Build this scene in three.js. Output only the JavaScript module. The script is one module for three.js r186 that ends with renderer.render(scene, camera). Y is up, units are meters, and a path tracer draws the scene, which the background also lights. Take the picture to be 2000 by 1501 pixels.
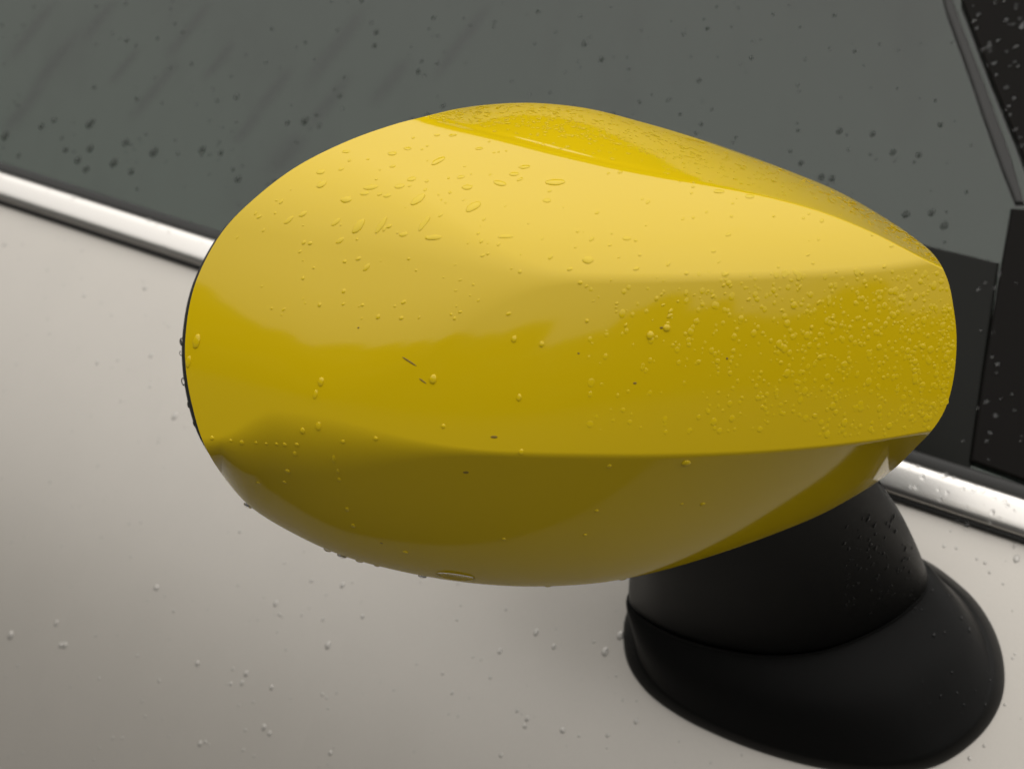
import * as THREE from 'three';
import { mergeGeometries } from 'three/addons/utils/BufferGeometryUtils.js';
import { ImprovedNoise } from 'three/addons/math/ImprovedNoise.js';

// ------------------------------------------------------------------ camera
const W = 2000, H = 1501, FOV = 32;
const TY = Math.tan(THREE.MathUtils.degToRad(FOV / 2)), TX = TY * W / H;
const V3 = (x, y, z) => new THREE.Vector3(x, y, z);
const EYE = V3(0, 0, 0), RIGHT = V3(), UPV = V3(), BACK = V3();
{
  // The beltline of the car runs along world x; these two sightings of it fix how the camera stands to the car.
  const see = (px, py, d) => V3((px - W / 2) / (W / 2) * TX * d, (H / 2 - py) / (H / 2) * TY * d, -d);
  const a = see(0, 384, 0.81), b = see(1900, 1008, 0.59);
  const ex = b.clone().sub(a).normalize(), sinPitch = Math.sin(THREE.MathUtils.degToRad(16));
  // up vector in camera axes: perpendicular to ex, with the wanted pitch
  const k = -ex.z * sinPitch / ex.x, m = -ex.y / ex.x, A = 1 + m * m, B = 2 * k * m, C = k * k + sinPitch * sinPitch - 1;
  const uy = (-B + Math.sqrt(B * B - 4 * A * C)) / (2 * A), ux = k + m * uy;
  const ey = V3(ux, uy, sinPitch), ez = ex.clone().cross(ey);
  const toWorld = (v) => V3(v.dot(ex), v.dot(ey), v.dot(ez));
  RIGHT.copy(toWorld(V3(1, 0, 0))); UPV.copy(toWorld(V3(0, 1, 0))); BACK.copy(toWorld(V3(0, 0, 1)));
  EYE.copy(V3(0.18, 0.93, 0)).sub(toWorld(b));
}
const scene = new THREE.Scene();
const camera = new THREE.PerspectiveCamera(FOV, W / H, 0.02, 400);
camera.position.copy(EYE);
camera.up.copy(UPV);
camera.lookAt(EYE.clone().sub(BACK));
camera.focus = 0.43; camera.userData.fStop = 13;
scene.add(camera);

// ------------------------------------------------------------------ overcast sky and a weak, wide sun
const noise = new ImprovedNoise();
const fbm = (x, y, z, n = 4) => { let s = 0, a = 0.5; for (let i = 0; i < n; i++) { s += a * noise.noise(x, y, z); x *= 2.03; y *= 2.03; z *= 2.03; a *= 0.5; } return s; };
{
  const w = 512, h = 256, data = new Float32Array(w * h * 4);
  for (let j = 0; j < h; j++) for (let i = 0; i < w; i++) {
    const el = ((j + 0.5) / h - 0.5) * Math.PI, az = (i + 0.5) / w * 2 * Math.PI;
    const s = Math.max(0, Math.sin(el)), c = Math.cos(el);
    const n = fbm(c * Math.cos(az) * 2.2 + 7, Math.sin(el) * 3.4, c * Math.sin(az) * 2.2 + 3, 5);
    const L = (0.2 + 1.85 * s) * (1 + 0.16 * n), k = (j * w + i) * 4;
    data[k] = L * 1.02; data[k + 1] = L * 0.99; data[k + 2] = L * 0.95; data[k + 3] = 1;
  }
  const sky = new THREE.DataTexture(data, w, h, THREE.RGBAFormat, THREE.FloatType);
  sky.mapping = THREE.EquirectangularReflectionMapping; sky.magFilter = sky.minFilter = THREE.LinearFilter; sky.needsUpdate = true;
  scene.background = sky; scene.environment = sky;
}
const sun = new THREE.DirectionalLight(new THREE.Color(1, 0.97, 0.92), 0.5);
sun.position.set(-2, 4, 2.4).add(V3(0, 0.9, 0)); sun.target.position.set(0, 0.9, 0);
sun.castShadow = true; sun.shadow.radius = 300; sun.shadow.mapSize.set(2048, 2048);
Object.assign(sun.shadow.camera, { left: -1, right: 1, top: 1, bottom: -1, near: 0.5, far: 12 });
scene.add(sun, sun.target);
const EXPOSURE = 1.0;

// ------------------------------------------------------------------ helpers
let seed = 20240;
const rnd = () => { seed = (seed * 1664525 + 1013904223) >>> 0; return seed / 4294967296; };
const rr = (a, b) => a + (b - a) * rnd();
const lerp = (a, b, t) => a + (b - a) * t, clamp = (x, a, b) => Math.min(b, Math.max(a, x));
const smooth = (a, b, x) => { const t = clamp((x - a) / (b - a), 0, 1); return t * t * (3 - 2 * t); };
const used = {};
function numbered(name) { const n = used[name] = (used[name] ?? -1) + 1; return n ? `${name}_${String(n).padStart(3, '0')}` : name; }
function tag(o, label, category, group, kind) { o.userData.label = label; if (category) o.userData.category = category; if (group) o.userData.group = group; if (kind) o.userData.kind = kind; return o; }
function mesh(name, g, m, parent) {
  const o = new THREE.Mesh(g, m); o.name = parent === scene ? numbered(name) : name; o.castShadow = o.receiveShadow = true; parent.add(o); return o;
}
// direction of sight of a spot in the 2000 x 1501 frame, one metre deep
const sight = (px, py) => RIGHT.clone().multiplyScalar((px - W / 2) / (W / 2) * TX).addScaledVector(UPV, (H / 2 - py) / (H / 2) * TY).sub(BACK);
const table = (pts) => (x) => { // smooth interpolation of a table of [x, y]
  let i = 0; while (i < pts.length - 2 && x > pts[i + 1][0]) i++;
  const p = (k) => pts[clamp(k, 0, pts.length - 1)], [x1, y1] = p(i), [x2, y2] = p(i + 1), t = clamp((x - x1) / (x2 - x1), -1.5, 2.5), h = x2 - x1;
  if (t < 0 || t > 1) return lerp(y1, y2, t);
  const m1 = i > 0 ? (y2 - p(i - 1)[1]) / (x2 - p(i - 1)[0]) * h : y2 - y1, m2 = i < pts.length - 2 ? (p(i + 2)[1] - y1) / (p(i + 2)[0] - x1) * h : y2 - y1;
  return (2 * t ** 3 - 3 * t * t + 1) * y1 + (t ** 3 - 2 * t * t + t) * m1 + (3 * t * t - 2 * t ** 3) * y2 + (t ** 3 - t * t) * m2;
};
function gridGeo(nu, nv, f, wrapU = false) { // f(i/nu, j/nv) -> Vector3
  const pos = [], uv = [], idx = [], cols = wrapU ? nu : nu + 1;
  for (let j = 0; j <= nv; j++) for (let i = 0; i < cols; i++) { const p = f(i / nu, j / nv); pos.push(p.x, p.y, p.z); uv.push(i / nu, j / nv); }
  for (let j = 0; j < nv; j++) for (let i = 0; i < nu; i++) {
    const a = j * cols + i, b = j * cols + (i + 1) % cols, c = a + cols, d = b + cols;
    idx.push(a, b, d, a, d, c);
  }
  const g = new THREE.BufferGeometry();
  g.setAttribute('position', new THREE.Float32BufferAttribute(pos, 3)); g.setAttribute('uv', new THREE.Float32BufferAttribute(uv, 2)); g.setIndex(idx); g.computeVertexNormals();
  return g;
}
function noiseTexture(size, f, color = false) {
  const d = new Uint8Array(size * size * 4);
  for (let j = 0; j < size; j++) for (let i = 0; i < size; i++) { const v = f(i / size, j / size), k = (j * size + i) * 4, a = Array.isArray(v) ? v : [v, v, v]; for (let c = 0; c < 3; c++) d[k + c] = clamp(a[c] * 255, 0, 255); d[k + 3] = 255; }
  const t = new THREE.DataTexture(d, size, size); t.wrapS = t.wrapT = THREE.RepeatWrapping; t.magFilter = THREE.LinearFilter; t.minFilter = THREE.LinearMipmapLinearFilter; t.generateMipmaps = true;
  if (color) t.colorSpace = THREE.SRGBColorSpace; t.needsUpdate = true; return t;
}
const C = (r, g, b) => new THREE.Color().setRGB(r, g, b);

// ------------------------------------------------------------------ materials
const grain = noiseTexture(256, () => rnd());
const flake = noiseTexture(512, (x, y) => { const n = 0.93 + 0.05 * rnd() + 0.03 * fbm(x * 6, y * 6, 1.5, 3); return [n, n, n]; }); flake.repeat.set(17, 4.6);
const M = {
  yellow: new THREE.MeshPhysicalMaterial({ color: C(0.64, 0.45, 0.004), roughness: 0.55, specularIntensity: 0, clearcoat: 1, clearcoatRoughness: 0.075 }),
  silver: new THREE.MeshPhysicalMaterial({ map: flake, color: C(0.475, 0.447, 0.405), metalness: 0.5, roughness: 0.5, clearcoat: 1, clearcoatRoughness: 0.3 }),
  glass: new THREE.MeshPhysicalMaterial({ color: C(0.72, 0.8, 0.74), transmission: 1, thickness: 0, roughness: 0.0, ior: 1.53 }),
  chrome: new THREE.MeshPhysicalMaterial({ color: C(0.72, 0.7, 0.67), metalness: 1, roughness: 0.3 }),
  rubber: new THREE.MeshPhysicalMaterial({ color: C(0.018, 0.018, 0.017), roughness: 0.55 }),
  gloss: new THREE.MeshPhysicalMaterial({ color: C(0.006, 0.0052, 0.0045), roughness: 0.4, specularIntensity: 0.12 }),
  plastic: new THREE.MeshPhysicalMaterial({ color: C(0.0025, 0.0025, 0.0023), roughness: 0.36, specularIntensity: 0.38, bumpMap: grain, bumpScale: 0.00004 }),
  sail: new THREE.MeshPhysicalMaterial({ color: C(0.007, 0.0075, 0.006), roughness: 0.3, specularIntensity: 0.22 }),
  dirt: new THREE.MeshStandardMaterial({ color: C(0.2, 0.13, 0.012), roughness: 0.7 }),
  mirror: new THREE.MeshPhysicalMaterial({ color: C(0.8, 0.82, 0.85), metalness: 1, roughness: 0.02 }),
  lining: new THREE.MeshStandardMaterial({ color: C(0.125, 0.165, 0.135), roughness: 0.95 }),
  water: new THREE.MeshPhysicalMaterial({ color: C(1, 1, 1), transmission: 1, thickness: 0.01, roughness: 0.0, ior: 1.33 }),
  // a bead on paint or glass shows what lies right under it, beneath its own skin of reflection
  yellowBead: new THREE.MeshPhysicalMaterial({ color: C(0.66, 0.475, 0.006), roughness: 0.5, specularIntensity: 0, clearcoat: 0.9, clearcoatRoughness: 0.02 }),
  glassBead: new THREE.MeshPhysicalMaterial({ color: C(0.04, 0.046, 0.04), roughness: 0.12, ior: 1.33, transparent: true, opacity: 0.6 }),
  blackBead: new THREE.MeshPhysicalMaterial({ color: C(0.003, 0.003, 0.003), roughness: 0.3, specularIntensity: 0.2, clearcoat: 0.5, clearcoatRoughness: 0.1 }),
  silverBead: new THREE.MeshPhysicalMaterial({ color: C(0.42, 0.4, 0.37), metalness: 0.45, roughness: 0.4, clearcoat: 1, clearcoatRoughness: 0.03 }),
  asphalt: new THREE.MeshStandardMaterial({ color: C(0.024, 0.024, 0.023), roughness: 0.6 }),
  leaves: new THREE.MeshStandardMaterial({ color: C(0.032, 0.04, 0.022), roughness: 0.9 }),
};
grain.repeat.set(40, 40);

// ------------------------------------------------------------------ ground and the trees that the paint reflects
{
  const g = new THREE.PlaneGeometry(300, 300); g.rotateX(-Math.PI / 2);
  const o = mesh('ground', g, M.asphalt, scene); tag(o, 'dark wet asphalt that the car stands on', null, null, 'structure');
}

{
  const g = new THREE.IcosahedronGeometry(1, 2), p = g.attributes.position;
  for (let i = 0; i < p.count; i++) { const x = p.getX(i), y = p.getY(i), z = p.getZ(i), k = 1 + 0.5 * fbm(x * 1.7 + 5, y * 1.7, z * 1.7, 3); p.setXYZ(i, x * k, y * k, z * k); }
  g.computeVertexNormals();
  const n = 3000, o = new THREE.InstancedMesh(g, M.leaves, n), m = new THREE.Matrix4(), q = new THREE.Quaternion();
  for (let i = 0; i < n; i++) {
    const a = rr(-0.1, 1.1) * Math.PI, d = rr(13, 19), top = 3.5 + 2.0 * (noise.noise(a * 3.1, 4.2, 0) + 0.6 * noise.noise(a * 9, 1.3, 2) + 0.4 * noise.noise(a * 27, 8.3, 2)), s = rr(0.22, 0.75);
    q.setFromEuler(new THREE.Euler(rr(0, 6), rr(0, 6), rr(0, 6)));
    m.compose(V3(Math.cos(a) * d, Math.max(0.3, top * Math.sqrt(rnd()) - s * 0.6), Math.sin(a) * d), q, V3(s * 1.2, s, s * 1.2)); o.setMatrixAt(i, m);
  }
  o.name = 'tree_belt'; scene.add(o); tag(o, 'dark belt of trees across the road, seen as a reflection in the paint', null, null, 'stuff');
}

// ------------------------------------------------------------------ car side: profile across the door, s metres below the beltline
const YB = 0.93, ZB = 0;
const alpha = table([[0, 38], [0.1, 31], [0.2, 22], [0.3, 14], [0.46, 3], [0.48, -10], [0.55, -12], [0.7, -15]]); // how far the skin faces up, degrees
const PROFILE = []; { let y = YB - 0.003, z = ZB + 0.004; for (let i = 0; i <= 140; i++) { PROFILE.push([y, z]); const a = THREE.MathUtils.degToRad(alpha(i * 0.005)); y -= Math.cos(a) * 0.005; z += Math.sin(a) * 0.005; } }
const skin = (s) => { const t = clamp(s / 0.005, 0, 139.999), i = Math.floor(t), f = t - i; return [lerp(PROFILE[i][0], PROFILE[i + 1][0], f), lerp(PROFILE[i][1], PROFILE[i + 1][1], f)]; };
function onDoor(px, py) { // where the line of sight meets the door skin: {p, n, s}
  const d = sight(px, py);
  for (let i = 0; i < 140; i++) {
    const [y0, z0] = PROFILE[i], [y1, z1] = PROFILE[i + 1], ny = z1 - z0, nz = y0 - y1;
    const t = ((y0 - EYE.y) * ny + (z0 - EYE.z) * nz) / (d.y * ny + d.z * nz), y = EYE.y + t * d.y;
    if (t > 0 && y <= y0 + 1e-9 && y >= y1) return { p: EYE.clone().addScaledVector(d, t), n: V3(0, ny, nz).normalize(), s: (i + (y0 - y) / (y0 - y1)) * 0.005 };
  }
  return null;
}
const GA = THREE.MathUtils.degToRad(27), GN = V3(0, Math.sin(GA), Math.cos(GA)), GU = V3(0, Math.cos(GA), -Math.sin(GA)); // window plane: normal, up
const GO = V3(0, YB + 0.012, ZB - 0.006);
const onGlass = (px, py, lift = 0) => { const d = sight(px, py), o = GO.clone().addScaledVector(GN, lift); return EYE.clone().addScaledVector(d, o.sub(EYE).dot(GN) / d.dot(GN)); };

const car = new THREE.Group(); car.name = 'car'; scene.add(car);
tag(car, 'wet silver car side with grey side window, chrome beltline strip and a yellow door mirror', 'car');
{
  const g = gridGeo(60, 140, (u, v) => { const [y, z] = skin(v * 0.7); return V3(lerp(-1.6, 1.0, u), y, z); });
  const idx = g.index.array; for (let i = 0; i < idx.length; i += 3) { const t = idx[i]; idx[i] = idx[i + 1]; idx[i + 1] = t; } g.computeVertexNormals();
  const o = mesh('door_panel', g, M.silver, car); o.userData.label = 'silver metallic door skin beaded with rain';
}
const gp = (x, h, lift = 0) => V3(x, 0, 0).add(V3(0, GO.y, GO.z)).addScaledVector(GU, h).addScaledVector(GN, lift);
// a sheet with thickness cut in the window plane: corners as points
function slab(points, thick) {
  const pts = points.map((p) => [p.x, p.clone().sub(GO).dot(GU)]), lift = points[0].clone().sub(GO).dot(GN);
  const sh = new THREE.Shape(pts.map(([x, y]) => new THREE.Vector2(x, y)));
  const b = Math.min(0.0012, thick * 0.3);
  const g = new THREE.ExtrudeGeometry(sh, { depth: thick - 2 * b, bevelEnabled: true, bevelThickness: b, bevelSize: b, bevelOffset: -b, bevelSegments: 2 });
  g.translate(0, 0, -thick + b);
  const m = new THREE.Matrix4().makeBasis(V3(1, 0, 0), GU, GN); m.setPosition(GO.clone().addScaledVector(GN, lift)); g.applyMatrix4(m);
  return g;
}
{
  // side window: its front edge runs up along the pillar
  const e = (px, py) => onGlass(px, py);
  const edge = [e(1895, 880), e(1990, 392), e(1850, 0), e(1800, -140)];
  const g = new THREE.BufferGeometry(), q = [gp(-1.5, -0.02), ...edge, gp(-1.5, 0.45), ];
  const low = edge[0].clone().sub(edge[1]); void low;
  const p = [gp(-1.5, -0.02), gp(0.6, -0.02), gp(0.6, 0.45), gp(-1.5, 0.45)];
  g.setAttribute('position', new THREE.Float32BufferAttribute(p.flatMap((v) => [v.x, v.y, v.z]), 3)); g.setIndex([0, 1, 2, 0, 2, 3]); g.computeVertexNormals();
  g.setAttribute('uv', new THREE.Float32BufferAttribute(p.flatMap((v) => [(v.x + 0.7) / 1.0, v.clone().sub(GO).dot(GU) / 0.5]), 2));
  const o = mesh('side_window', g, M.glass, car); o.userData.label = 'grey side window spotted with rain'; void q;
  // cabin behind it
  const box = new THREE.BoxGeometry(4.6, 2.0, 1.4); box.translate(-1.6, 1.2, -0.98);
  const i = box.index.array; for (let k = 0; k < i.length; k += 3) { const t = i[k]; i[k] = i[k + 1]; i[k + 1] = t; }
  // leave the side towards the window open
  const keep = []; for (let k = 0; k < i.length; k += 3) { const n = box.attributes.normal; if (n.getZ(i[k]) < 0.5) keep.push(i[k], i[k + 1], i[k + 2]); }
  box.setIndex(keep); box.computeVertexNormals();
  mesh('cabin_lining', box, M.lining, car);
  // pillar at the front of the window, black
  const P = (px, py) => onGlass(px, py, 0.004);
  mesh('pillar', slab([P(1880, -60), P(1878, 0), P(1935, 150), P(1992, 290), P(2040, 420), P(2300, 420), P(2300, -60)], 0.012), M.gloss, car).userData.label = 'black front pillar beside the window';
  const P2 = (px, py) => onGlass(px, py, 0.002);
  mesh('window_frame', slab([P2(1836, -30), P2(1848, 20), P2(1888, 130), P2(1922, 230), P2(1958, 330), P2(1984, 396), P2(2001, 396), P2(1974, 300), P2(1930, 180), P2(1876, 40), P2(1852, -30)], 0.006), M.rubber, car).userData.label = 'thin dark grey seal along the front edge of the window';
  const P4 = (px, py) => onGlass(px, py, 0.003);
  mesh('sail_panel', slab([P4(1780, 470), P4(1870, 492), P4(1953, 512), P4(1890, 960), P4(1700, 900), P4(1720, 600)], 0.008), M.sail, car).userData.label = 'dark panel in the front corner of the window, behind the mirror';
  const P3 = (px, py) => onGlass(px, py, 0.005);
  mesh('corner_trim', slab([P3(1975, 405), P3(1948, 560), P3(1922, 720), P3(1896, 900), P3(2200, 1010), P3(2200, 420)], 0.01), M.gloss, car).userData.label = 'glossy black corner trim behind the mirror';
}
// wet streaks and smears on the pane
{
  const list = [[60, 60, 90, 10], [105, 120, 80, 9], [365, 60, 80, 8], [300, 175, 80, 8], [655, 90, 100, 10], [640, 200, 70, 9], [45, 210, 70, 10], [530, 180, 60, 8], [425, 120, 50, 7], [900, 80, 90, 8], [190, 40, 60, 9], [760, 160, 60, 9], [560, 300, 50, 12], [480, 250, 40, 8], [240, 130, 50, 7]].map(([x, y, l, w]) => { const p = onGlass(x, y); return [(p.x + 0.7), p.clone().sub(GO).dot(GU), l * 0.00025, w * 0.00055]; });
  const tex = noiseTexture(1024, (u, v) => {
    const x = u, y = v * 0.5; let k = 1 - 0.45 * Math.max(0, fbm(x * 16 + y * 4, y * 11, 3.3, 4)) - 0.1 * Math.max(0, fbm(x * 60 + y * 16, y * 14, 8.1, 3));
    for (const [sx, sy, l, w] of list) { const dy = y - sy, dx = x - sx - dy * 0.24 - 0.0004 * Math.sin(dy * 150); if (Math.abs(dy) < l * 2 && Math.abs(dx) < w * 3) k *= 1 - 0.36 * Math.exp(-((dx / w) ** 2)) * Math.exp(-((dy / l) ** 4)); }
    return [k, k, k * 1.0];
  });
  M.glass.map = tex;
}
// beltline: rubber lip, chrome strip, black lower seal, each a bar along x
function bar(profile, x0, x1, bend = 0) { // closed outline [[h, d] ...] across the bar: up along the window, out of it
  const n = profile.length, pos = [];
  const g = gridGeo(n, 90, (u, v) => { const [h, d] = profile[Math.round(u * n) % n].map((q) => q * 1.12); const x = lerp(x0, x1, v); return gp(x, h, d); }, true);
  void pos; void bend; return g;
}
const oval = (h0, h1, d0, d1, n = 28, e = 0.7) => Array.from({ length: n }, (_, i) => { const a = -i / n * 2 * Math.PI, s = (v) => Math.sign(v) * Math.abs(v) ** e; return [lerp(h0, h1, 0.5 + 0.5 * s(Math.cos(a))), lerp(d0, d1, 0.5 + 0.5 * s(Math.sin(a)))]; });
mesh('window_seal', bar(oval(-0.0008, 0.0058, -0.002, 0.005), -1.5, 0.6), M.rubber, car).userData.label = 'black rubber lip between window and chrome strip';
mesh('chrome_strip', bar(oval(-0.0145, 0.0, 0.0, 0.0085, 36, 0.56), -1.5, 0.6), M.chrome, car).userData.label = 'chrome beltline strip wet with rain';
mesh('lower_seal', bar(oval(-0.0165, -0.0132, 0.0, 0.0045), -1.5, 0.6), M.rubber, car).userData.label = 'black seal under the chrome strip';

// ------------------------------------------------------------------ the door mirror
const wing = new THREE.Group(); wing.name = 'wing_mirror'; car.add(wing); wing.userData.label = 'yellow egg-shaped door mirror on a black foot';
const CX = 1080, CY = 680, DM = 0.47, Q = DM * TX / (W / 2);           // metres per unit of the drawing plane
const MO = EYE.clone().addScaledVector(sight(CX, CY), DM);             // the mirror's centre
// the housing narrows a little towards its nose
const mp = (x, y, w) => { const t = 1 - 0.00038 * w, sx = 1000 + (x - 1000) * t, sy = 750 + (y - 750) * t; return MO.clone().addScaledVector(RIGHT, (sx - CX) * Q).addScaledVector(UPV, (CY - sy) * Q).addScaledVector(BACK, w * Q); };
const outlinePts = [[362, 660], [375, 575], [400, 510], [440, 445], [500, 385], [580, 325], [680, 275], [770, 243], [820, 230], [900, 211], [980, 202], [1050, 201], [1150, 212], [1250, 237], [1350, 266], [1450, 300], [1550, 337], [1640, 375], [1720, 420], [1780, 460], [1826, 500], [1850, 545], [1862, 600], [1868, 660], [1862, 740], [1845, 800], [1820, 840], [1790, 872], [1750, 912], [1700, 950], [1650, 980], [1600, 1006], [1500, 1047], [1400, 1082], [1300, 1112], [1220, 1130], [1150, 1140], [1040, 1145], [950, 1141], [860, 1130], [760, 1110], [670, 1085], [580, 1045], [490, 990], [440, 935], [400, 870], [375, 790], [363, 720]];
const outlineCurve = new THREE.CatmullRomCurve3(outlinePts.map(([x, y]) => V3(x, y, 0)), true, 'centripetal');
const NT = 1000, OUT = outlineCurve.getSpacedPoints(NT).slice(0, NT);
const yU = table([[380, 430], [550, 462], [700, 490], [800, 508], [900, 525], [1000, 537], [1100, 542], [1300, 543], [1500, 538], [1700, 526], [1830, 508]]);
const yL = table([[380, 852], [550, 868], [700, 874], [850, 880], [1000, 887], [1150, 890], [1300, 890], [1500, 882], [1700, 862], [1820, 842]]);
const yT = table([[600, 170], [820, 230], [900, 250], [1000, 273], [1100, 299], [1200, 324], [1300, 345], [1400, 363], [1500, 384], [1600, 412], [1700, 452], [1800, 503]]);
const yBot = table(outlinePts.slice(26, 46).map((p) => p).reverse());
const yTop = table(outlinePts.slice(0, 23));
const smin = (a, b, k) => { const h = Math.max(k - Math.abs(a - b), 0) / k; return Math.min(a, b) - h * h * k / 4; };
const rad = THREE.MathUtils.degToRad, tan = (d) => Math.tan(rad(d));
function facets(x, y) {
  const Hx = 440 - (x - 1330) ** 2 / (x < 1330 ? 5200 : 5200);
  const u = yU(x), l = yL(x), t = yT(x), loose = 1 - smooth(620, 1150, x);
  const c = (yy) => { const d = yy - u; return Hx - tan(lerp(-6, 4, smooth(550, 1650, x))) * d - 0.00032 * d * d; };
  const b = (yy) => { const d = u - yy; return Hx - tan(16.5) * d - 0.0017 * Math.max(0, d) * d; };
  const wl = c(l), yb = yBot(clamp(x, 400, 1800)) + 3, lo = (yy) => Math.max(0.5, wl) * Math.max(0, 1 - (yy - l) / Math.max(70, yb - l)) ** 0.64;
  const k = lerp(5, 130, loose ** 1.3);
  let w = smin(c(y), b(y), k * 0.7);
  w = smin(w, lo(y) + 90 * smooth(540, 380, x), lerp(5, 80, (1 - smooth(430, 1000, x)) ** 1.3));
  const wt = b(t), gap = Math.max(44, t - yTop(clamp(x, 500, 1815)) + 3);
  const d = t - y;
  const ridge = smooth(1500, 1000, x) * smooth(790, 860, x);
  const a = Math.max(1, wt) * Math.max(0, 1 - d / gap) ** 0.62 ;
  const groove = ridge * 4 * Math.exp(-(((d - 4) / 5) ** 2));
  w = smin(w, a + 400 * smooth(860, 640, x), 6) - groove;
  return w;
}
function height(x, y, rho, th) {
  const right = smooth(0.2, 0.9, Math.cos(th)) * smooth(0.2, 0.6, rho), left = smooth(0.3, 0.95, -Math.cos(th)) * smooth(0.3, 0.8, rho), n = 3.6 + 2.4 * right - 1.4 * left;
  const f = facets(x, y), dome = lerp(690, 560, right) - 170 * left * Math.sqrt(Math.max(0, 1 - rho ** n));
  return smin(f, dome, Math.min(34 + 150 * left, 0.8 * Math.max(f, 0) + 1));
}
function rhoOf(x, y) { // how far out towards the outline
  const a = Math.atan2(y - CY, x - CX); let best = 0, bd = 9;
  for (let i = 0; i < NT; i += 2) { const d = Math.abs(Math.atan2(Math.sin(a - ANG[i]), Math.cos(a - ANG[i]))); if (d < bd) { bd = d; best = i; } }
  return Math.hypot(x - CX, y - CY) / Math.hypot(OUT[best].x - CX, OUT[best].y - CY);
}
const ANG = OUT.map((p) => Math.atan2(p.y - CY, p.x - CX));
const coverAt = (x, y) => { const rho = Math.min(0.9995, rhoOf(x, y)), w = height(x, y, rho, Math.atan2(CY - y, x - CX)); return w; };
function coverSpot(x, y) { // point and outward normal of the cover
  const e = 3, w = coverAt(x, y), wx = (coverAt(x + e, y) - coverAt(x - e, y)) / (2 * e), wy = (coverAt(x, y + e) - coverAt(x, y - e)) / (2 * e);
  const n = BACK.clone().addScaledVector(RIGHT, -wx).addScaledVector(UPV, wy).normalize();
  return { p: mp(x, y, w), n };
}
{
  const MR = 330, back = 6;
  const g = gridGeo(NT, MR + back, (u, v) => {
    const i = Math.round(u * NT) % NT, j = Math.round(v * (MR + back)), o = OUT[i];
    if (j <= MR) {
      const rho = Math.sin(Math.PI / 2 * j / MR), x = CX + (o.x - CX) * rho, y = CY + (o.y - CY) * rho;
      return mp(x, y, Math.max(0, height(x, y, rho, Math.atan2(CY - y, x - CX))) );
    }
    const k = (j - MR) / back, s = 1 - 0.006 * k * k; return mp(CX + (o.x - CX) * s, CY + (o.y - CY) * s, -22 * k);
  }, true);
  // wind it to face the camera
  const idx = g.index.array; for (let i = 0; i < idx.length; i += 3) { const t = idx[i]; idx[i] = idx[i + 1]; idx[i + 1] = t; } g.computeVertexNormals();
  if (new THREE.Vector3().fromBufferAttribute(g.attributes.normal, NT * 20).dot(BACK) < 0) { for (let i = 0; i < idx.length; i += 3) { const t = idx[i]; idx[i] = idx[i + 1]; idx[i + 1] = t; } g.computeVertexNormals(); }
  mesh('mirror_cover', g, M.yellow, wing).userData.label = 'glossy yellow mirror cover with soft creases';
  // black bezel round the mirror glass, showing past the cover's outer end
  const rim = [[0.945, -8], [0.972, -8], [0.982, -13], [0.986, -22], [0.986, -34], [0.981, -46], [0.97, -56], [0.94, -60], [0.92, -52]];
  const bz = gridGeo(NT / 4, rim.length - 1, (u, v) => { const o = OUT[Math.round(u * NT) % NT], [s, w] = rim[Math.round(v * (rim.length - 1))]; const left = smooth(800, 420, o.x) * smooth(1000, 800, o.y); return mp(CX - 17 * left + (o.x - CX) * s, CY + (o.y - CY) * s + 3 * left, w); }, true);
  mesh('bezel', bz, M.rubber, wing).userData.label = 'black rim behind the yellow cover';
  // flecks of dirt and a short scratch in the paint
  const dirt = [[965, 853, 6, 2.4, 0], [910, 922, 5, 3, 0.3], [800, 706, 15, 1.6, -0.55], [826, 744, 8, 1.4, -0.6], [1292, 640, 3, 2, 0], [1240, 748, 3, 2, 0], [745, 1060, 3, 2, 0], [1420, 700, 2, 2, 0], [1130, 690, 2, 1.5, 0], [700, 640, 2, 1.5, 0]].map(([x, y, a, b, t]) => {
    const { p, n } = coverSpot(x, y), d = RIGHT.clone().multiplyScalar(Math.cos(t)).addScaledVector(UPV, Math.sin(t)); d.addScaledVector(n, -d.dot(n)).normalize();
    const q = new THREE.SphereGeometry(1, 12, 8); q.applyMatrix4(new THREE.Matrix4().makeBasis(d.clone().multiplyScalar(a * Q), n.clone().cross(d).multiplyScalar(b * Q), n.clone().multiplyScalar(0.7 * Q)).setPosition(p)); return q;
  });
  mesh('dirt_flecks', mergeGeometries(dirt), M.dirt, wing).userData.kind = 'stuff';
  const sh = new THREE.BufferGeometry(), pos = [], ix = []; const c = mp(CX, CY, -54); pos.push(c.x, c.y, c.z);
  for (let i = 0; i < NT; i += 8) { const o = OUT[i], p = mp(CX - 9 + (o.x - CX) * 0.945, CY + (o.y - CY) * 0.945, -54); pos.push(p.x, p.y, p.z); }
  const m = NT / 8; for (let i = 0; i < m; i++) ix.push(0, 1 + i, 1 + (i + 1) % m);
  sh.setAttribute('position', new THREE.Float32BufferAttribute(pos, 3)); sh.setIndex(ix); sh.computeVertexNormals();
  mesh('mirror_glass', sh, M.mirror, wing);
}
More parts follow.
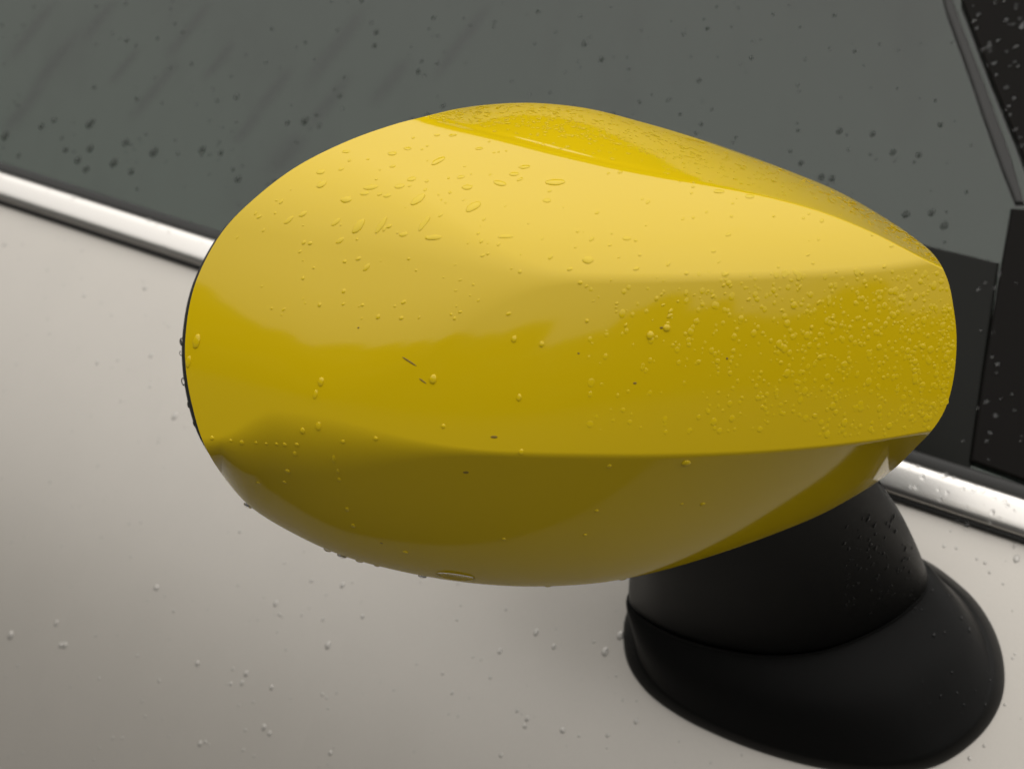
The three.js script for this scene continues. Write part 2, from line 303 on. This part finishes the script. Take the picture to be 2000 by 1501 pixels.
// foot: a flared base on the door and a neck that rises into the cover
const FOOT = onDoor(1600, 1300);
const footAt = (px, py, lift) => { const d = sight(px, py), o = FOOT.p.clone().addScaledVector(FOOT.n, lift); return EYE.clone().addScaledVector(d, o.sub(EYE).dot(FOOT.n) / d.dot(FOOT.n)); };
function ringCurve(pts, lift) { const c = new THREE.CatmullRomCurve3(pts.map(([x, y]) => footAt(x, y, lift)), true, 'centripetal'); return c.getSpacedPoints(160).slice(0, 160); }
function loft(rings, sub) { // smooth skin through rings of equal length
  const n = rings[0].length, m = rings.length - 1;
  const cols = Array.from({ length: n }, (_, i) => new THREE.CatmullRomCurve3(rings.map((r) => r[i]), false, 'centripetal'));
  const g = gridGeo(n, m * sub, (u, v) => cols[Math.round(u * n) % n].getPoint(v), true);
  return g;
}
const ell = (cx, cy, ax, ay, bx, by, p = 1) => Array.from({ length: 40 }, (_, i) => { const t = -i / 40 * 2 * Math.PI, s = (v) => Math.sign(v) * Math.abs(v) ** p; return [cx + ax * s(Math.cos(t)) + bx * s(Math.sin(t)), cy + ay * s(Math.cos(t)) + by * s(Math.sin(t))]; });
{
  const base = [[1225, 1195], [1218, 1240], [1227, 1295], [1262, 1348], [1320, 1393], [1400, 1434], [1500, 1472], [1610, 1500], [1720, 1512], [1830, 1494], [1915, 1435], [1955, 1370], [1962, 1310], [1946, 1240], [1908, 1175], [1858, 1128], [1810, 1095], [1740, 1065], [1640, 1045], [1540, 1038], [1430, 1045], [1320, 1085], [1255, 1140]];
  const bc = [1585, 1262], sc = (k, dx = 0, dy = 0) => base.map(([x, y]) => [bc[0] + (x - bc[0]) * k + dx, bc[1] + (y - bc[1]) * k + dy]);
  const neckLow = [[1230, 1160], [1232, 1180], [1270, 1212], [1330, 1240], [1410, 1262], [1500, 1274], [1600, 1266], [1690, 1236], [1770, 1190], [1812, 1140], [1800, 1095], [1740, 1065], [1660, 1045], [1560, 1034], [1460, 1036], [1360, 1058], [1290, 1095], [1250, 1130]];
  const r0 = ringCurve(sc(1), -0.004), r1 = ringCurve(sc(1), 0.001), r2 = ringCurve(sc(0.955, 0, -4), 0.007), r3 = ringCurve(sc(0.93, -2, -7), 0.0085);
  // shoulder that runs up to the neck
  const mid = r3.map((p, i) => p);
  const nl = ringCurve(neckLow, 0.03), nl2 = ringCurve(neckLow.map(([x, y]) => [1521 + (x - 1521) * 1.02, 1150 + (y - 1150) * 1.05 + 5]), 0.028);
  // rings start at matching places
  const align = (ring, ref) => { let best = 0, bd = 1e9; for (let k = 0; k < ring.length; k++) { let d = 0; for (let i = 0; i < ring.length; i += 8) d += ring[(i + k) % ring.length].distanceToSquared(ref[i]); if (d < bd) { bd = d; best = k; } } return ring.map((_, i) => ring[(i + best) % ring.length]); };
  const a1 = align(r1, r0), a2 = align(r2, r0), a3 = align(r3, r0), an2 = align(nl2, r0);
  const neckMid = an2.reduce((q, p) => q.add(p), V3()).divideScalar(an2.length);
  const sh1 = a3.map((p, i) => p.clone().lerp(an2[i], 0.5).addScaledVector(FOOT.n, 0.002)); void mid;
  const gb = mergeGeometries([loft([r0, a1, a2, a3], 6), loft([a3, sh1, an2, an2.map((p, i) => p.clone().lerp(neckMid, 0.03).addScaledVector(FOOT.n, 0.001)), an2.map((p) => p.clone().lerp(neckMid, 0.07).addScaledVector(FOOT.n, -0.003))], 10)]);
  mesh('foot_base', gb, M.plastic, wing).userData.label = 'black flared base of the mirror foot on the door';
  const neckTop = [[1232, 1085], [1240, 1060], [1300, 1020], [1400, 985], [1500, 960], [1600, 945], [1668, 952], [1690, 975], [1670, 1010], [1600, 1060], [1500, 1110], [1400, 1140], [1300, 1150], [1250, 1130]];
  const top = new THREE.CatmullRomCurve3(neckTop.map(([x, y]) => mp(x, y - 75, x < 1350 ? 4 : 0)), true, 'centripetal').getSpacedPoints(160).slice(0, 160);
  const n0 = align(nl, r0).map((p) => p.clone().addScaledVector(FOOT.n, -0.004)), n1 = align(nl, r0), at = align([...top].reverse(), n1), at2 = align(top, n1);
  const pick = (q) => q.reduce((s, p, i) => s + p.distanceTo(n1[i]), 0);
  const tt = pick(at) < pick(at2) ? at : at2;
  const mc = n1.reduce((q, p, i) => q.add(p).add(tt[i]), V3()).divideScalar(n1.length * 2);
  const m1 = n1.map((p, i) => { const q = p.clone().lerp(tt[i], 0.45), k = q.clone().sub(mc).dot(RIGHT); return q.addScaledVector(RIGHT, Math.max(0, k) * 0.035).addScaledVector(UPV, Math.max(0, k) * 0.02); });
  mesh('foot_neck', loft([n0, n1, m1, tt], 14), M.plastic, wing).userData.label = 'black neck of the mirror foot';
}

// ------------------------------------------------------------------ rain
const DROPS = [0, 1, 2, 3].map((v) => { // a bead of water lying on the xy plane, one unit across its half width, its foot sunk a little
  const g = gridGeo(16, 9, (u, t) => {
    const a = u * 2 * Math.PI, wob = 1 + 0.16 * noise.noise(Math.cos(a) * 1.3 + v * 7.1, Math.sin(a) * 1.3, v * 3.7);
    const el = t * 1.25 - 0.25, e = Math.max(0, el) * Math.PI / 2; if (el <= -0.24) return V3(0, 0, -0.25);
    return el < 0 ? V3(Math.cos(a) * wob * (1 + el * 0.4), Math.sin(a) * wob * (1 + el * 0.4), el) : V3(Math.cos(a) * Math.cos(e) * wob, Math.sin(a) * Math.cos(e) * wob, Math.sin(e) ** 0.9);
  }, true);
  const n = g.attributes.normal, p = g.attributes.position; let out = 0; for (let i = 16 * 4; i < 16 * 8; i++) out += n.getX(i) * p.getX(i) + n.getY(i) * p.getY(i);
  if (out < 0) { const idx = g.index.array; for (let i = 0; i < idx.length; i += 3) { const t = idx[i]; idx[i] = idx[i + 1]; idx[i + 1] = t; } g.computeVertexNormals(); }
  return g;
});
// where a bead sits: along = direction in which it is drawn out (defaults to downhill), r half width, l half length, h height
function beadMatrix({ p, n }, r, l, h, along) {
  const d = (along ?? V3(0, -1, 0)).clone(); d.addScaledVector(n, -d.dot(n)).normalize();
  const e = d.clone().cross(n).negate();
  const m = new THREE.Matrix4().makeBasis(d.multiplyScalar(l), e.multiplyScalar(r), n.clone().multiplyScalar(h)); m.setPosition(p);
  if (m.determinant() < 0) { const el = m.elements; el[4] *= -1; el[5] *= -1; el[6] *= -1; }
  return m;
}
const U = Q; // one unit of the drawing plane in metres
function beads(name, label, list, material = M.water) { // what nobody could count: fine beads of one surface, four shapes of one object each
  const byShape = [[], [], [], []]; for (const m of list) byShape[Math.floor(rnd() * 4)].push(m);
  const geos = []; byShape.forEach((ms, k) => { for (const m of ms) { const g = DROPS[k].clone(); g.applyMatrix4(m); geos.push(g); } });
  const o = mesh(name, mergeGeometries(geos), material, scene); return tag(o, label, null, null, 'stuff');
}
function drop(spot, r, l, h, along, label, group, material = M.yellowBead) {
  const o = mesh('raindrop', DROPS[Math.floor(rnd() * 4)], material, scene); beadMatrix(spot, r, l, h, along).decompose(o.position, o.quaternion, o.scale);
  return tag(o, label, 'raindrop', group);
}
const inPlane = (deg) => RIGHT.clone().multiplyScalar(Math.cos(rad(deg))).addScaledVector(UPV, Math.sin(rad(deg)));
// drawn-out drops on the bright upper face: [x, y, half width, half length, direction]
for (const [x, y, r, l, a, own] of [[766, 300, 5, 8, 10], [856, 314, 6, 15, 55], [626, 336, 5, 8, 5], [628, 360, 6, 10, 40], [676, 390, 6, 10, 0], [816, 390, 7, 15, 52], [924, 404, 8, 15, 48, 'fattest slanting raindrop on the upper face of the yellow cover'], [700, 442, 7, 15, 58, 'leftmost of three long slanting raindrops in a row on the yellow cover'], [744, 440, 5, 17, 62, 'middle one of three long slanting raindrops in a row on the yellow cover'], [828, 436, 5, 16, 62, 'rightmost of three long slanting raindrops in a row on the yellow cover'], [848, 464, 5, 13, 0], [724, 366, 5, 13, 5], [780, 364, 5, 9, 10], [912, 366, 6, 9, 5], [976, 358, 6, 12, -30], [1024, 326, 5, 10, 15], [1084, 356, 8, 17, 0, 'wide flat raindrop close under the upper crease of the yellow cover'], [1068, 392, 5, 7, 0], [988, 462, 4, 13, 0], [716, 522, 4, 8, 50], [712, 378, 4, 8, 0], [756, 382, 4, 7, 10], [804, 350, 5, 8, 25], [900, 346, 4, 7, 20], [1004, 340, 5, 9, 10], [676, 296, 4, 7, 5], [796, 290, 4, 7, 5], [884, 264, 4, 7, 20], [936, 290, 4, 7, 20], [592, 418, 4, 8, 30], [564, 430, 4, 10, 40], [656, 434, 4, 10, 40], [788, 458, 4, 8, 5], [664, 470, 4, 8, 35], [1148, 508, 7, 9, 0, 'lone round raindrop just above the middle crease of the yellow cover'], [1404, 374, 5, 9, 0, 'raindrop under the upper crease towards the right of the yellow cover'], [1224, 466, 4, 7, 0], [1464, 384, 5, 8, 10]])
  drop(coverSpot(x, y), r * U, l * U, Math.min(r, l) * 0.3 * U, inPlane(a), own ?? (a >= 30 && l >= 10 ? 'long slanting raindrop on the bright upper face of the yellow mirror cover' : l >= 9 ? 'flat sideways raindrop on the bright upper face of the yellow mirror cover' : 'short small raindrop on the bright upper face of the yellow mirror cover'), a >= 30 && l >= 10 ? 'slanting raindrops on the upper face of the yellow cover' : l >= 9 ? 'flat raindrops on the upper face of the yellow cover' : 'short raindrops on the upper face of the yellow cover');
// drops on the shaded front and lower faces, drawn out downwards
for (const [x, y, r, l, own] of [[384, 666, 7, 13, 'largest raindrop at the outer left end of the yellow mirror cover'], [368, 706, 5, 11], [627, 745, 5, 8], [616, 770, 4, 8], [622, 832, 5, 8], [591, 841, 4.5, 6], [846, 740, 6, 8, 'lone raindrop beside a faint scratch in the middle of the yellow cover'], [472, 864, 4, 5], [556, 868, 4, 4], [580, 868, 4, 4], [540, 867, 3.5, 3.5], [670, 862, 3.5, 4], [734, 856, 4, 4], [576, 886, 4, 6], [652, 896, 3.5, 9], [660, 920, 3, 6], [662, 936, 3.5, 6], [562, 920, 5, 6], [556, 941, 4, 4], [504, 942, 4, 4], [678, 994, 4, 7], [690, 1026, 4.5, 7], [792, 1078, 6, 5, 'lowest raindrop on the face of the yellow cover, near its bottom rim'], [866, 832, 3.5, 4], [1014, 776, 4, 6], [1018, 882, 4, 5], [984, 1052, 4, 4], [1004, 662, 4, 6], [414, 855, 4, 4], [500, 864, 3, 3], [1340, 904, 8, 8, 'round raindrop just under the lower crease of the yellow cover'], [1373, 984, 5, 5, 'raindrop on the lower face of the yellow cover above the foot'], [1332, 984, 3.5, 3.5], [1190, 910, 4, 5], [1165, 997, 4, 4], [1143, 1044, 4, 4], [520, 866, 3, 3], [451, 860, 3, 3], [1058, 672, 4, 5], [1270, 655, 6, 7], [1302, 640, 6, 6]])
  drop(coverSpot(x, y), r * U, l * U, Math.min(r, l) * 0.45 * U, null, own ?? (y > 853 && y < 873 && x < 740 ? 'tiny raindrop in the dotted row along the lower crease of the yellow cover' : x > 900 ? 'small raindrop on the right half of the yellow cover face' : l > r * 1.3 ? 'small trickling raindrop on the left half of the yellow cover face' : 'small round raindrop on the left half of the yellow cover face'), y > 853 && y < 873 && x < 740 ? 'dotted row of raindrops on the lower crease' : x > 900 ? 'small raindrops on the right half of the yellow cover' : l > r * 1.3 ? 'trickling raindrops on the left half of the yellow cover' : 'round raindrops on the left half of the yellow cover');
// drops that hang from the rim
for (const [x, y, r, own] of [[640, 1072, 7], [668, 1084, 8], [702, 1093, 7], [736, 1102, 6], [825, 1124, 7], [1052, 1142, 4], [1070, 1142, 6], [1182, 1133, 5], [1215, 1127, 8, 'dark raindrop on the yellow rim right beside the black foot'], [485, 986, 8, 'lone dark raindrop at the lower left of the yellow cover rim'], [403, 872, 4], [560, 1031, 4]])
  drop({ p: mp(x, y, 8), n: UPV.clone().multiplyScalar(-0.9).addScaledVector(BACK, 0.44).addScaledVector(RIGHT, (x - 1080) / 1500).normalize() }, r * U, r * 1.2 * U, r * 0.7 * U, RIGHT, own ?? 'dark glinting raindrop hanging from the lower rim of the yellow mirror cover', 'raindrops hanging from the lower rim of the yellow cover', M.water);
drop(coverSpot(890, 1124), 13 * U, 36 * U, 9 * U, inPlane(-7), 'widest flat raindrop clinging under the lower rim of the yellow mirror cover', undefined, M.water);
for (const [x, y, r] of [[353, 668, 7], [356, 745, 7], [367, 790, 6], [378, 826, 6], [350, 690, 4]])
  drop({ p: mp(x + 3, y, -26), n: RIGHT.clone().multiplyScalar(-0.95).addScaledVector(UPV, -0.2).addScaledVector(BACK, 0.2).normalize() }, r * U, r * 1.3 * U, r * 0.8 * U, null, 'dark raindrop on the black rim at the outer end of the mirror', 'raindrops on the black rim of the mirror', M.water);
// fine beads
{
  const list = [];
  const top = (x) => yTop(clamp(x, 500, 1826));
  for (let i = 0; i < 1500; i++) { // the upper band, thicker towards its far edge
    const x = rr(840, 1830), t = yT(x), e = top(x), k = rnd() ** 0.8, y = lerp(e + 1.5, t - 4, 1 - k * 0.98), r = rr(1.6, 3.8) * (rnd() < 0.1 ? 1.4 : 1);
    if (y < e + 1 || (x > 1380 && rnd() < 0.55) || (rnd() < 0.75 && y > lerp(e, t, 0.62))) continue;
    list.push(beadMatrix(coverSpot(x, y), r * U, r * rr(0.9, 1.4) * U, r * rr(0.15, 0.3) * U, inPlane(rr(-30, 60))));
  }
  for (let i = 0; i < 1500; i++) { // the inner end
    const x = 1862 - 720 * rnd() ** 1.35, y = rr(530, 850), dens = smooth(1150, 1750, x) * 0.85 + 0.15;
    if (rnd() > dens || rhoOf(x, y) > 0.996) continue;
    const r = rr(1.8, 5.2) * (rnd() < 0.65 ? 0.7 : 1);
    list.push(beadMatrix(coverSpot(x, y), r * U, r * rr(0.9, 1.5) * U, r * rr(0.09, 0.19) * U));
  }
  for (let i = 0; i < 260; i++) { // drizzle on the upper face
    const x = rr(450, 1750), y = rr(240, 640); if (rhoOf(x, y) > 0.97) continue;
    const r = rr(1.2, 3.2); list.push(beadMatrix(coverSpot(x, y), r * U, r * rr(1, 2) * U, r * 0.4 * U, inPlane(rr(20, 70))));
  }
  beads('fine_raindrops', 'fine rain beaded on the yellow mirror cover, densest at its inner end and top', list, M.yellowBead);
}
{ // the door
  const list = [];
  for (let i = 0; i < 520; i++) {
    const x = rr(0, 2000), y = rr(450, 1501), hit = onDoor(x, y); if (!hit) continue;
    const big = rnd() < 0.16, r = big ? rr(3.5, 6.5) : rr(1.2, 3.2);
    list.push(beadMatrix(hit, r * U * 1.2, r * rr(1, 1.8) * U * 1.2, r * 0.5 * U));
  }
  for (let i = 0; i < 60; i++) { const hit = onDoor(rr(1650, 2000), rr(1000, 1500)); if (hit) { const r = rr(1.5, 4.5); list.push(beadMatrix(hit, r * U, r * 1.2 * U, r * 0.5 * U)); } }
  for (const [x, y, r] of [[1212, 1240, 8], [1182, 1272, 8], [1082, 1262, 5], [20, 1240, 9], [118, 1260, 6], [385, 1295, 6], [480, 1315, 6], [530, 1342, 5], [515, 1420, 6], [526, 1432, 5], [390, 1452, 6], [645, 1470, 5], [1030, 1403, 5]]) { const hit = onDoor(x, y); if (hit) list.push(beadMatrix(hit, r * U, r * 1.5 * U, r * 0.5 * U)); }
  beads('door_raindrops', 'fine raindrops scattered over the silver door', list, M.silverBead);
}
{ // the window and its frame
  const list = [], down = V3(-0.16, -1, 0);
  const at = (x, y, lift = 0) => ({ p: onGlass(x, y, lift), n: GN });
  for (let i = 0; i < 330; i++) {
    const x = rr(0, 1900), y = rr(0, 520) * (rnd() < 0.5 ? 1 : 0.8); const near = smooth(400, 1600, x), r = (rr(1.3, 3.8) + (rnd() < 0.06 ? 2.5 : 0)) * lerp(1.2, 0.9, near);
    list.push(beadMatrix(at(x, y), r * U * 1.25, r * U * rr(1.1, 1.7), r * U * rr(0.3, 0.5) * lerp(1, 1.2, near), down));
  }
  for (const [x, y, r] of [[175, 242, 11], [300, 297, 11], [245, 278, 9], [175, 290, 9], [152, 312, 9], [222, 318, 11], [168, 330, 9], [395, 292, 9], [465, 350, 8], [10, 265, 11], [256, 335, 8], [80, 247, 8], [105, 235, 7], [128, 292, 8], [1175, 116, 6], [1366, 157, 5], [595, 236, 9], [1640, 255, 7], [1705, 262, 6], [1745, 297, 7], [1795, 302, 6], [1565, 318, 6], [1605, 345, 7], [1625, 348, 7], [1845, 440, 8], [1820, 415, 7], [1770, 418, 8]])
    list.push(beadMatrix(at(x, y), r * U * 1.2, r * U * 1.5, r * U * 0.5, down));
  beads('window_raindrops', 'raindrops scattered over the side window', list, M.glassBead);
  const pl = [];
  for (let i = 0; i < 70; i++) { const x = rr(1890, 2000), y = rr(-10, 380); if (x < 1880 + y * 0.36) continue; const r = rr(1.5, 4); pl.push(beadMatrix(at(x, y, 0.0042), r * U, r * 2.2 * U, r * 0.6 * U, inPlane(25))); }
  for (let i = 0; i < 26; i++) { const x = rr(1870, 2000), y = rr(520, 900), r = rr(2, 4.5); if (x < 1905 && y < 800) continue; pl.push(beadMatrix(at(x, y, 0.0052), r * U, r * 1.5 * U, r * 0.5 * U, inPlane(20))); }
  beads('frame_raindrops', 'raindrops on the black pillar and corner trim by the window', pl);
  const ch = [];
  for (let i = 0; i < 46; i++) { const h = rr(-0.0165, -0.001), x = lerp(onGlass(1760, 900).x, onGlass(2000, 960).x, rnd()); const r = rr(2.5, 7); ch.push(beadMatrix({ p: gp(x, h * 1.12, h < -0.0132 ? 0.0047 : 0.0091), n: GN }, r * U, r * rr(1, 1.5) * U, r * 0.6 * U)); }
  for (let i = 0; i < 22; i++) { const x = lerp(onGlass(0, 360).x, onGlass(440, 500).x, rnd()), r = rr(4, 9); ch.push(beadMatrix({ p: gp(x, rr(-0.0134, -0.0011), 0.0088), n: GN }, r * U, r * 1.4 * U, r * 0.5 * U)); }
  beads('trim_raindrops', 'raindrops standing on the chrome beltline strip', ch);
}
{ // the foot: cast onto its skin
  const list = [], ray = new THREE.Raycaster(), parts = wing.children.filter((o) => o.name.startsWith('foot')); scene.updateMatrixWorld(true);
  const cast = (x, y) => { ray.set(EYE, sight(x, y).normalize()); const h = ray.intersectObjects(parts)[0]; return h && { p: h.point, n: h.face.normal.dot(ray.ray.direction) > 0 ? h.face.normal.clone().negate() : h.face.normal.clone() }; };
  for (let i = 0; i < 130; i++) {
    const k = rnd(), x = k < 0.75 ? rr(1640, 1815) : rr(1780, 1950), y = k < 0.75 ? rr(1000, 1200) : rr(1140, 1400), h = cast(x, y); if (!h) continue;
    const r = rr(1.2, 4.2); list.push(beadMatrix(h, r * U, r * rr(1, 1.8) * U, r * 0.5 * U));
  }
  beads('foot_raindrops', 'raindrops on the right side of the black mirror foot', list, M.blackBead);
}

// ------------------------------------------------------------------ render
scene.traverse((o) => { if (o.isMesh) { o.castShadow = o.receiveShadow = true; } });
const renderer = new THREE.WebGLRenderer({ antialias: true });
renderer.shadowMap.enabled = true;
renderer.toneMapping = THREE.LinearToneMapping;
renderer.toneMappingExposure = EXPOSURE;
renderer.render(scene, camera);
